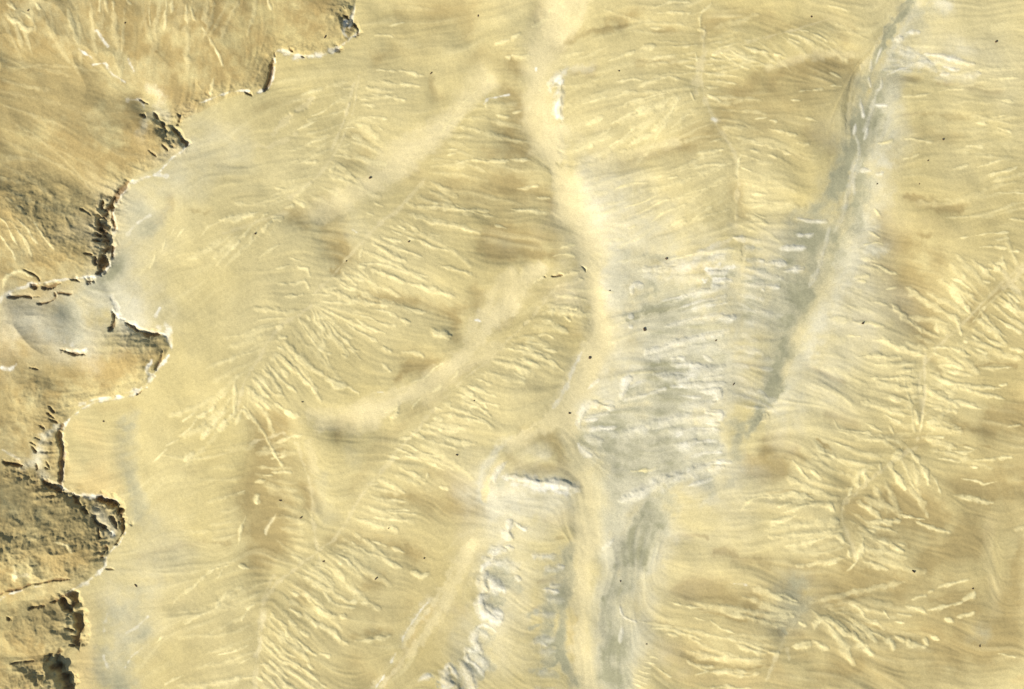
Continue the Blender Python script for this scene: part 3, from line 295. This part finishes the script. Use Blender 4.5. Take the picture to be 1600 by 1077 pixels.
# flow direction on a coarse grid
cu = np.arange(-600, 2201, 12.0, dtype=F); cv = np.arange(-600, 1681, 12.0, dtype=F)
CU, CV = np.meshgrid(cu, cv); A2 = np.zeros(CU.shape, F); B2 = np.zeros(CU.shape, F)
for kind, wd, k, P in strokes:
    P = smooth(P)
    if (kind in 'fxcn' or kind == 'b' and wd < 12 or kind == 'g' and wd < 8):
        for i in range(len(P)-1):
            (ax, ay), (bx, by) = P[i], P[i+1]; L = math.dist(P[i], P[i+1])
            if L < 1: continue
            th = 2*math.atan2(by-ay, bx-ax); r2 = (CU-(ax+bx)/2)**2+(CV-(ay+by)/2)**2
            g = L*(np.exp(-r2/(2*18**2))+0.06*np.exp(-r2/(2*60**2))+0.004*np.exp(-r2/(2*200**2)))*(0.4 if kind == 'b' else 1)
            A2 += g*math.cos(th); B2 += g*math.sin(th)
    if kind == 'n': continue
    if kind == 'm':
        sl, d, t, sd_, tot = field(P, wd*2.6); MOUND[sl] = np.maximum(MOUND[sl], k*np.exp(-(d/wd)**2)); continue
    if kind in 'fx':
        wd = min(wd, max(sum(math.dist(P[i], P[i+1]) for i in range(len(P)-1)), 6)/4.5)
    if kind == 'w' and wd > 5: kind = 'p'; wd *= 1.15
    if kind == 'g' and wd > 7: wd *= 1.1
    if kind in 'fx':
        H = wd
        sl, d, t, s, tot = field(P, wd*3)
        sk = np.clip(t, 0, 1)**1.35; taper = np.clip(np.sin(np.pi*sk), 0, 1)**0.4*0.7+0.3; d = np.maximum(d+edge_n[sl]*min(wd, 3.5)*0.55, 0)
        ww = 1.3*wd*taper*(1 if tot > 3*wd else .6)*width_n[sl]
        de = np.where(s < 0, d*1.25, d*0.85)/np.maximum(ww, .3)
        prof = np.exp(-de**2*1.1)*taper
        hgt = 0.40*k*H*prof
        Z['fing'][sl] = np.maximum(Z['fing'][sl], hgt)
        mk = np.clip(1.35-np.abs(d/np.maximum(ww, .3)-np.clip(s/np.maximum(ww, .3), -1, 1)*0.25)*(0.7 if kind == 'x' else 1.05), 0, 1)*np.clip(taper*1.2, 0, 1)*k  # pale colour leans sunward, painting in the lit side of each ridge
        key = 'w' if kind == 'x' else 'f'
        M[key][sl] = np.maximum(M[key][sl], mk*(0.66 if kind == 'x' else 1))
    elif kind == 'k':
        sl, d, t, s, tot = field(P, wd*4.5)
        taper = np.clip(np.minimum(t, 1-t)*tot/(3*wd)+0.45, 0, 1)
        d = np.maximum(d+edge_n[sl]*min(wd*0.9, 3), 0); ww = 1.0*wd*taper*(1+0.9*(width_n[sl]-1))
        q = np.clip(1.5-d/np.maximum(ww, .3), 0, 1); q2 = np.where(s > 0, q, np.clip(1.25-d/np.maximum(3.2*ww, .3), 0, 1))
        Z['cut'][sl] = np.maximum(Z['cut'][sl], q2*(2.0*ww+1.0)); M['k'][sl] = np.maximum(M['k'][sl], q)
    else:
        soft = {'w': 0.75, 'c': 0.8, 's': 0.9}.get(kind, 0.95)
        sl, d, t, s, tot = field(P, wd*2.4)
        pn = patch_n[sl]
        dd = np.maximum(d+edge_n[sl]*min(wd, 5)*.6, 0); q = np.exp(-(dd/(wd*soft*pn))**(2.0 if kind not in 'gcy' or wd < 4.5 else 4.0 if kind == 'c' and 16 < wd else 2.6)*(1.0 if kind != 'w' else 1.3))*k
        M[kind][sl] = M[kind][sl]+q*(1-np.clip(M[kind][sl]*0.75, 0, 1)) if kind in 'bgyp' else np.maximum(M[kind][sl], q)

# ------------------------------------------------------------------ hill country on the left: outline of the foot of the hills
FOOT = [(560,-400),(552,0),(545,28),(553,45),(540,66),(515,80),(490,86),(455,82),(435,74),(425,82),(418,105),(410,137),(385,142),(350,152),(320,165),(290,180),(270,192),(282,210),(292,225),(289,236),(268,246),(245,262),(210,272),(190,288),(173,318),(167,350),(164,385),(158,415),(148,432),(155,455),(175,480),(188,505),(208,514),(235,520),(258,524),(262,540),(250,563),(232,590),(208,612),(180,618),(140,625),(115,642),(97,665),(88,690),(87,730),(86,765),(105,778),(140,780),(165,785),(184,800),(191,825),(180,848),(165,870),(155,895),(135,912),(112,932),(119,955),(119,985),(110,1010),(95,1025),(82,1040),(95,1055),(108,1080),(120,1500),(120,20000),(-20000,20000),(-20000,-400)]
inside = np.zeros((NY, NX), bool)
for i in range(len(FOOT)):
    (x1, y1), (x2, y2) = FOOT[i], FOOT[(i+1) % len(FOOT)]
    if y1 == y2: continue
    c = ((y1 > WY) != (y2 > WY)) & (WX < (x2-x1)*(WY-y1)/(y2-y1)+x1); inside ^= c
FD = np.full((NY, NX), 400.0, F)
sl, d, _, _, _ = field([p for p in FOOT[:-3]], 140); FD[sl] = np.minimum(FD[sl], d)
hill_in = inside.astype(F)
gap_ = np.ones((NY, NX), F)
for gx, gy, gr in ((160, 462, 38), (120, 490, 38), (60, 735, 26), (180, 485, 26), (230, 160, 20)):
    gap_ *= 1-(.55 if gx == 120 else 1)*np.exp(-((UU-gx)**2+(VV-gy)**2)/gr**2)
hill0 = hill_in; hill_in = hill_in*gap_
bank = hill_in*np.clip(FD/7, 0, 1)
back = hill_in*np.clip(FD/140, 0, 1)

# ------------------------------------------------------------------ streaks that follow the slopes (line integral along the flow field)
def up(a):
    fx = np.clip((UU+600)/12, 0, a.shape[1]-1.001); fy = np.clip((VV+600)/12, 0, a.shape[0]-1.001)
    ix = fx.astype(np.int32); iy = fy.astype(np.int32); fx = fx-ix; fy = fy-iy
    return (a[iy, ix]*(1-fx)+a[iy, ix+1]*fx)*(1-fy)+(a[iy+1, ix]*(1-fx)+a[iy+1, ix+1]*fx)*fy
mag = np.sqrt(A2**2+B2**2)+1e-6
print('mag', np.percentile(mag, [10, 30, 50, 70, 90]))
CONF = np.clip(mag/np.percentile(mag, 65), 0, 1)
CONF = up(CONF); A2 = up(A2/mag); B2 = up(B2/mag); ANG = 0.5*np.arctan2(B2, A2)+0.35*fbm(UU, VV, 50, 2, 41)
DX = np.cos(ANG).astype(F); DY = np.sin(ANG).astype(F)
def lic(src, n, step):
    acc = src.copy()
    for sg in (1, -1):
        px = np.tile(np.arange(NX, dtype=F), (NY, 1)); py = np.tile(np.arange(NY, dtype=F)[:, None], (1, NX))
        vx = DX*sg; vy = DY*sg
        for i in range(n):
            px += vx*step; py += vy*step
            ix = np.clip(px+.5, 0, NX-1).astype(np.int32); iy = np.clip(py+.5, 0, NY-1).astype(np.int32)
            nx_ = DX[iy, ix]; ny_ = DY[iy, ix]; s = np.sign(nx_*vx+ny_*vy); s[s == 0] = 1
            vx = nx_*s; vy = ny_*s; acc += src[iy, ix]*(1-i/n)
    acc -= blur(acc, 40)
    return (acc/(acc.std()+1e-6)).astype(F)
def wn(k, seed):
    a = np.random.default_rng(seed).standard_normal((NY, NX)).astype(F)
    return blur(a, k)*3*k if k else a
ST1 = lic(wn(1, 21), 24, 1.3)          # fine rills
ST2 = lic(wn(2, 22), 34, 1.6)          # broader ribs
ST3 = lic(wn(8, 23), 36, 2.4)          # wide swells
patchy = np.clip(0.55+1.3*fbm(UU, VV, 110, 3, 31), 0.08, 1.2)*(0.35+0.75*CONF)

# ------------------------------------------------------------------ the height of the land (in survey units)
far = np.clip((np.maximum(np.abs(UU-800)-800, np.abs(VV-538)-538)-120)/900, 0, 1)
g_ = np.clip(M['g'], 0, 1.6); wash = np.clip(0.55*g_+M['c'], 0, 1)
h = 26*fbm(UU, VV, 520, 3, 11)*0.6 + 2.2*fbm(UU, VV, 90, 3, 12)
calm = (1-0.9*wash)*(1-far)
h += calm*(0.55*np.clip(ST3, -2.5, 2.5)*patchy + 0.17*ST2*patchy*(1-0.2*hill_in) + (0.12-0.03*hill_in)*ST1)
h += 0.10*wash*ST2
val = np.clip(M['c']+0.6*g_, 0, 1); h += -9*blur(val, 26)*(1-blur(hill0, 3)) - 7*blur(np.clip(M['b'], 0, 1), 13) - 5*blur(val, 9)
h += -1.2*blur(np.clip(M['c'], 0, 1), 4) - 1.6*blur(np.clip(g_, 0, 1), 8) + Z['fing']*(0.8+0.2*width_n)*(1-0.7*np.clip(M['c'], 0, 1))
h += 1.5*blur(np.clip(M['b'], 0, 1.2), 4)*(-1)
def ridged(size, octs, seed): return 1-2*np.abs(fbm(WX, WY, size, octs, seed, .55))
rg = ridged(34, 5, 51); rg2 = ridged(9, 3, 52)
h += hill_in*(2.0*bank + 16*back + bank*((0.22+0.7*np.exp(-(FD/24)**2))*rg + (0.05+0.42*np.exp(-(FD/22)**2))*rg2 + 0.5*np.exp(-(FD/30)**2)*ST1) + back*3*ridged(120, 3, 53))
sm = np.clip(M['s'], 0, 1)*0.85
h += hill_in*MOUND*np.clip(FD/20, 0, 1)*(1+0.10*rg)
h += sm*(1.3*ST2+1.0*ST1+2.6*fbm(UU, VV, 14, 4, 54, .6)+0.7*rg2)
h -= Z['cut']
h -= 0.9*np.clip(M['w'], 0, 1)*np.exp(-(FD/10)**2)
h += far*60*fbm(UU, VV, 2600, 5, 61)
h += 0.10*fbm(UU, VV, 5, 2, 71)*(1-far)
print('height', h.min(), h.max())

# ------------------------------------------------------------------ sediment map, with some shade painted in
n1 = fbm(UU, VV, 40, 5, 81); n2 = fbm(UU, VV, 9, 3, 82); n3 = fbm(UU, VV, 240, 3, 83)
def clip01(a): return np.clip(a, 0, 1)
streak = 0.5*np.clip(ST2, -2, 2)*patchy+0.25*ST1
pale = clip01(M['f']*(0.62+0.35*n2+0.10*streak) + (1-0.4*hill_in)*0.28*np.clip(streak-0.35, 0, 2)*calm)
brown = clip01(M['b']*(0.80+0.30*n1+0.10*streak) + 0.10*np.clip(-streak, 0, 2)*calm + 0.12*np.clip(n3, 0, 1))  # brown soil; slope shade and edge falloff are painted in with it
brown = brown*(1-0.7*clip01(M['f']))
grey = clip01(np.minimum(g_, 1.15)*(0.64+0.38*n1+0.17*streak+0.12*n2)*(1-0.3*hill_in))
white = clip01(M['w']*(0.72+0.35*n2+0.3*n1))
ash = clip01(M['p']*(0.9+0.3*n1+0.08*streak)+0.45*grey)
channel = clip01(M['c']*(0.9+0.25*n1)); yellow = clip01(M['y']*(0.7+0.4*n1))
hill = clip01(hill_in*(0.45+0.55*np.clip(FD/40, 0, 1))*(0.75+0.5*n1+0.25*n2+0.1*streak))
cut_shade = clip01(M['k']*0.8+sm*0.35*np.clip(0.6-rg2, 0, 1))  # shade of cuts and rough bank pits, painted as dark brown

# ------------------------------------------------------------------ material
def material(name, bump=0.35, grain=1.0):
    m = bpy.data.materials.new(name); m.use_nodes = True; t = m.node_tree; N = t.nodes; Lk = t.links.new
    b = N['Principled BSDF']; b.inputs['Roughness'].default_value = 0.95; b.inputs['Specular IOR Level'].default_value = 0.15
    geo = N.new('ShaderNodeNewGeometry')
    a1 = N.new('ShaderNodeAttribute'); a1.attribute_name = 'sediment_shade_a'
    a2 = N.new('ShaderNodeAttribute'); a2.attribute_name = 'sediment_shade_b'
    a3 = N.new('ShaderNodeAttribute'); a3.attribute_name = 'sediment_c'; s3 = N.new('ShaderNodeSeparateColor'); Lk(a3.outputs['Color'], s3.inputs[0])
    s1 = N.new('ShaderNodeSeparateColor'); s2 = N.new('ShaderNodeSeparateColor')
    Lk(a1.outputs['Color'], s1.inputs[0]); Lk(a2.outputs['Color'], s2.inputs[0])
    def noise(scale, det, rough=.6):
        n = N.new('ShaderNodeTexNoise'); n.inputs['Scale'].default_value = scale; n.inputs['Detail'].default_value = det
        n.inputs['Roughness'].default_value = rough; Lk(geo.outputs['Position'], n.inputs['Vector']); return n
    big = noise(0.006, 4); cr = N.new('ShaderNodeValToRGB'); Lk(big.outputs[0], cr.inputs[0])
    cr.color_ramp.elements[0].position = .35; cr.color_ramp.elements[1].position = .65
    cr.color_ramp.elements[0].color = (0.525, 0.433, 0.19, 1); cr.color_ramp.elements[1].color = (0.565, 0.482, 0.242, 1)
    cur = cr.outputs[0]
    def mix(fac, col):
        nonlocal cur
        x = N.new('ShaderNodeMix'); x.data_type = 'RGBA'; x.clamp_factor = True
        Lk(fac, x.inputs[0]); Lk(cur, x.inputs[6]); x.inputs[7].default_value = (*col, 1); cur = x.outputs[2]
    mix(s2.outputs[1], (0.385, 0.285, 0.115))          # hill clay
    mix(s2.outputs[0], (0.60, 0.47, 0.21))            # ochre silt
    mix(s1.outputs[1], (0.375, 0.292, 0.125))          # brown loam, also painted in as shade on dark slopes
    mix(s3.outputs[0], (0.63, 0.575, 0.39))           # ash grey silt
    mix(a2.outputs['Alpha'], (0.66, 0.56, 0.30))       # channel silt
    mix(s1.outputs[2], (0.32, 0.303, 0.185))            # grey gravel
    mix(s1.outputs[0], (0.75, 0.645, 0.33))            # cream marl, leaning to the sunlit side of ridges
    mix(a1.outputs['Alpha'], (0.76, 0.71, 0.55))        # white gypsum
    mix(s2.outputs[2], (0.22, 0.135, 0.055))           # shade painted into the cuts and bank pits
    # grit
    g1 = noise(1.1, 5, .75); g2 = noise(0.28, 4, .7)
    mr = N.new('ShaderNodeMapRange'); Lk(g1.outputs[0], mr.inputs[0]); mr.inputs[1].default_value = .25; mr.inputs[2].default_value = .75
    mr.inputs[3].default_value = 1-.22*grain; mr.inputs[4].default_value = 1+.19*grain
    mr2 = N.new('ShaderNodeMapRange'); Lk(g2.outputs[0], mr2.inputs[0]); mr2.inputs[1].default_value = .3; mr2.inputs[2].default_value = .7
    mr2.inputs[3].default_value = .95; mr2.inputs[4].default_value = 1.05
    mu = N.new('ShaderNodeMath'); mu.operation = 'MULTIPLY'; Lk(mr.outputs[0], mu.inputs[0]); Lk(mr2.outputs[0], mu.inputs[1])
    vm = N.new('ShaderNodeVectorMath'); vm.operation = 'SCALE'; Lk(cur, vm.inputs[0]); Lk(mu.outputs[0], vm.inputs['Scale'])
    Lk(vm.outputs[0], b.inputs['Base Color'])
    bp = N.new('ShaderNodeBump'); bp.inputs['Strength'].default_value = bump; bp.inputs['Distance'].default_value = 0.5
    Lk(g1.outputs[0], bp.inputs['Height']); Lk(bp.outputs[0], b.inputs['Normal'])
    return m
mat_ground = material('pale_badland_soil', .15)
mat_hill = material('eroded_hill_clay', .3, 1.3)
mat_wash = material('grey_wash_gravel', .25, 1.3)
mat_bed = material('pale_stream_silt', .25)

# ------------------------------------------------------------------ meshes: the land is cut where its surface changes kind
Xw = ((UU.astype(np.float64)-CX)*S); Yw = ((CY-VV.astype(np.float64))*S); Zw = h.astype(np.float64)*S
co = np.stack([Xw, Yw, Zw], -1).reshape(-1, 3).astype(F)
ca = np.stack([pale, brown, grey, white], -1).reshape(-1, 4).astype(F)
cb = np.stack([yellow, hill, cut_shade, channel], -1).reshape(-1, 4).astype(F)
cc = np.stack([ash, ash*0, ash*0, ash*0+1], -1).reshape(-1, 4).astype(F)
wm = blur(np.clip(g_, 0, 1), 5); cm = blur(np.clip(M['c'], 0, 1), 4)
sb = np.clip(M['w'], 0, 1)*(FD < 14)
kind = np.zeros((NY, NX), np.uint8)
kind[(wm > .42) & (UU > 700)] = 2
kind[(cm > .42) & (kind == 0) & (UU > 760) & (UU < 1060)] = 3
kind[inside] = 1
kind[blur(sb.astype(F), 2) > .35] = 4
kind = kind[:-1, :-1]
def build(name, k, mat):
    jj, ii = np.nonzero(kind == k); a = jj*NX+ii
    quads = np.stack([a, a+NX, a+NX+1, a+1], -1)
    used, inv = np.unique(quads, return_inverse=True); quads = inv.reshape(-1, 4)
    me = bpy.data.meshes.new(name); nf = len(quads)
    me.vertices.add(len(used)); me.vertices.foreach_set('co', co[used].ravel())
    me.loops.add(nf*4); me.loops.foreach_set('vertex_index', quads.ravel().astype(np.int32))
    me.polygons.add(nf); me.polygons.foreach_set('loop_start', np.arange(0, nf*4, 4, dtype=np.int32))
    me.update(calc_edges=True)
    me.polygons.foreach_set('use_smooth', np.ones(nf, bool))
    for nm, arr in (('sediment_shade_a', ca), ('sediment_shade_b', cb), ('sediment_c', cc)):
        at = me.attributes.new(nm, 'FLOAT_COLOR', 'POINT'); at.data.foreach_set('color', arr[used].ravel())
    me.materials.append(mat)
    o = bpy.data.objects.new(name, me); scn.collection.objects.link(o); o['kind'] = 'structure'
    return o
build('ground', 0, mat_ground)['label'] = 'smooth pale tan badland ground with feathered cream ridges'
build('hills', 1, mat_hill)['label'] = 'brown rilled hills with dark steep banks along the left side'
build('dry_wash', 2, mat_wash)['label'] = 'grey gravel wash running down the right half'
build('dry_riverbed', 3, mat_bed)['label'] = 'pale yellow smooth riverbed down the middle'
build('stream_bed', 4, mat_bed)['label'] = 'thin white salt crusted streambed winding below the brown hills'

# ------------------------------------------------------------------ film dust specks, built as dark lumps on the ground
import bmesh
rm = bpy.data.materials.new('dark_speck'); rm.use_nodes = True; t = rm.node_tree
b = t.nodes['Principled BSDF']; b.inputs['Roughness'].default_value = .85
n = t.nodes.new('ShaderNodeTexNoise'); n.inputs['Scale'].default_value = 3; n.inputs['Detail'].default_value = 5
g = t.nodes.new('ShaderNodeNewGeometry'); t.links.new(g.outputs['Position'], n.inputs['Vector'])
c = t.nodes.new('ShaderNodeValToRGB'); t.links.new(n.outputs[0], c.inputs[0])
c.color_ramp.elements[0].position = .35; c.color_ramp.elements[0].color = (.035, .022, .012, 1)
c.color_ramp.elements[1].position = .7; c.color_ramp.elements[1].color = (.13, .075, .035, 1)
t.links.new(c.outputs[0], b.inputs['Base Color'])
SPECKS = [   # place, half length, half width, heading, label
 (577,277,2.9,2.1,20,'largest dark rusty dust speck on pale ground between two diagonal feathered ridges'),
 (587,905,3.2,2.2,-50,'dark oval dust speck beside cream finger ridges low in the centre left'),
 (639,378,2.2,1.5,-15,'small black dust speck between long parallel cream fingers right of the brown hollow'),
 (508,58,3.0,1.8,-60,'rusty dust speck on the upper hill just above the white salt streambed'),
 (673,113,2.6,1.6,-30,'dark curved dust speck on tan plain left of the crumbly white rim'),
 (747,23,1.9,1.9,0,'round dark dust speck near the top edge left of the pale riverbed'),
 (1427,893,4.6,1.8,50,'long black dust speck lying alone on the brown slope at lower right'),
 (1042,404,2.7,2.2,0,'angular olive brown dust speck on pale ground above the grey ribbed slope'),
 (1008,515,3.4,2.8,40,'wedge shaped grey brown dust speck on the ashy ribbed slope'),
 (953,454,1.7,1.2,20,'small dark dust speck in the middle of the pale riverbed'),
 (1349,505,3.0,1.9,-20,'black and brown dust speck on tan ground right of the grey wash'),
 (1372,287,2.0,1.4,-60,'dark dust speck on the whitish bank right of the grey wash'),
 (1438,287,2.0,1.2,-50,'dark dust speck on plain tan ground well right of the grey wash'),
 (1562,62,3.4,1.9,-25,'red brown dust speck near the upper right corner'),
 (1269,25,2.0,1.8,0,'round rusty dust speck near the top edge between two branching ridges'),
 (1477,217,2.3,1.4,30,'small dark dust speck on streaked tan ground at far right'),
 (1452,250,1.8,1.4,-30,'small dark dust speck just below and left of another on streaked tan ground'),
 (922,559,2.7,2.3,0,'dark olive dust speck on the pale riverbed above the fork'),
 (890,646,2.4,2.0,20,'dark dust speck lying in the fork of the pale riverbed'),
 (967,112,1.8,1.3,20,'small dark dust speck on the smooth tan apron right of the bright white patch'),
 (1147,600,3.4,1.1,-60,'thin black dust speck on the strip between white ribs and grey wash'),
 (1119,532,2.4,1.4,-30,'dark dust speck at the upper end of the white rib crests'),
 (505,878,2.4,1.7,-10,'dark dust speck just right of the large brown hollow foot'),
 (607,826,2.0,1.6,-60,'dark dust speck on brown slope above the finger ridges at lower centre'),
 (662,874,1.9,1.6,30,'dark dust speck right of the long cream fingers at lower centre'),
 (469,810,2.6,1.7,-25,'brown dust speck on the pale strip right of the large brown hollow'),
 (437,783,3.0,1.6,25,'dark dust speck at the top of the large brown hollow'),
 (474,628,2.3,1.2,15,'dark dust speck on smooth ground below the fanned cream fingers'),
 (741,626,1.8,1.3,20,'dark dust speck on a cream finger tip left of the riverbed fork'),
 (714,711,2.4,1.2,20,'thin dark dust speck right of the cream fingers above the curved white bank'),
 (208,917,4.2,1.2,45,'thin black dust speck on pale ground east of the lowest dark hills'),
 (159,659,1.9,1.4,0,'small dark dust speck on yellow ground east of the white streambed'),
 (48,19,2.2,1.8,30,'rusty dust speck near the upper left corner on the hills'),
 (199,39,1.7,1.7,0,'small round dark dust speck among cream streaks on the upper hills'),
 (400,366,1.9,1.7,0,'dark dust speck beside a bright cream fan left of the narrow brown hollow'),
 (541,408,1.8,1.5,0,'dark dust speck at the head of the fan below the narrow brown hollow'),
 (1520,920,1.9,1.7,0,'round dark dust speck at the end of a long cream ridge at lower right'),
 (1532,1011,2.6,1.2,80,'dark dust speck inside the shaded hollow near the lower right corner'),
 (970,910,2.0,1.2,45,'small black dust speck on the grey wash near the bottom'),
 (1010,1006,1.8,.9,10,'flat dark dust speck on the pale rim right of the grey wash at the bottom'),
]
def ground_z(u, v):
    i = int(np.clip(np.searchsorted(U, u), 1, NX-1)); j = int(np.clip(np.searchsorted(V, v), 1, NY-1)); return float(h[j, i])*S
for q, (u, v, L, W, hd, lab) in enumerate(SPECKS):
    rr = random.Random(q); bm = bmesh.new(); bmesh.ops.create_icosphere(bm, subdivisions=3, radius=1)
    cuts = [(rr.gauss(0, 1), rr.gauss(0, 1), rr.gauss(0, .6), rr.uniform(.45, .8)) for _ in range(9)]
    for w_ in bm.verts:
        p = w_.co
        for a_, b_, c_, dd in cuts:                    # chipped flat facets
            nl = math.sqrt(a_*a_+b_*b_+c_*c_); pr = (p.x*a_+p.y*b_+p.z*c_)/nl
            if pr > dd: p.x -= (pr-dd)*a_/nl; p.y -= (pr-dd)*b_/nl; p.z -= (pr-dd)*c_/nl
        f = 1+.10*math.sin(5*p.x+q)*math.cos(4*p.y+2*q); p.x *= L*S*f*.98; p.y *= W*S*f*.98; p.z *= (L+W)/2*S*.75*f
    me = bpy.data.meshes.new('dust_speck'); bm.to_mesh(me); bm.free(); me.materials.append(rm)
    o = bpy.data.objects.new('dust_speck', me); scn.collection.objects.link(o)
    o.location = ((u-CX)*S, (CY-v)*S, ground_z(u, v)+.12*W*S); o.rotation_euler = (0, 0, R(-hd))
    o['label'] = lab; o['category'] = 'dust_speck'; o['group'] = 'film dust specks built as dark lumps over the badland'
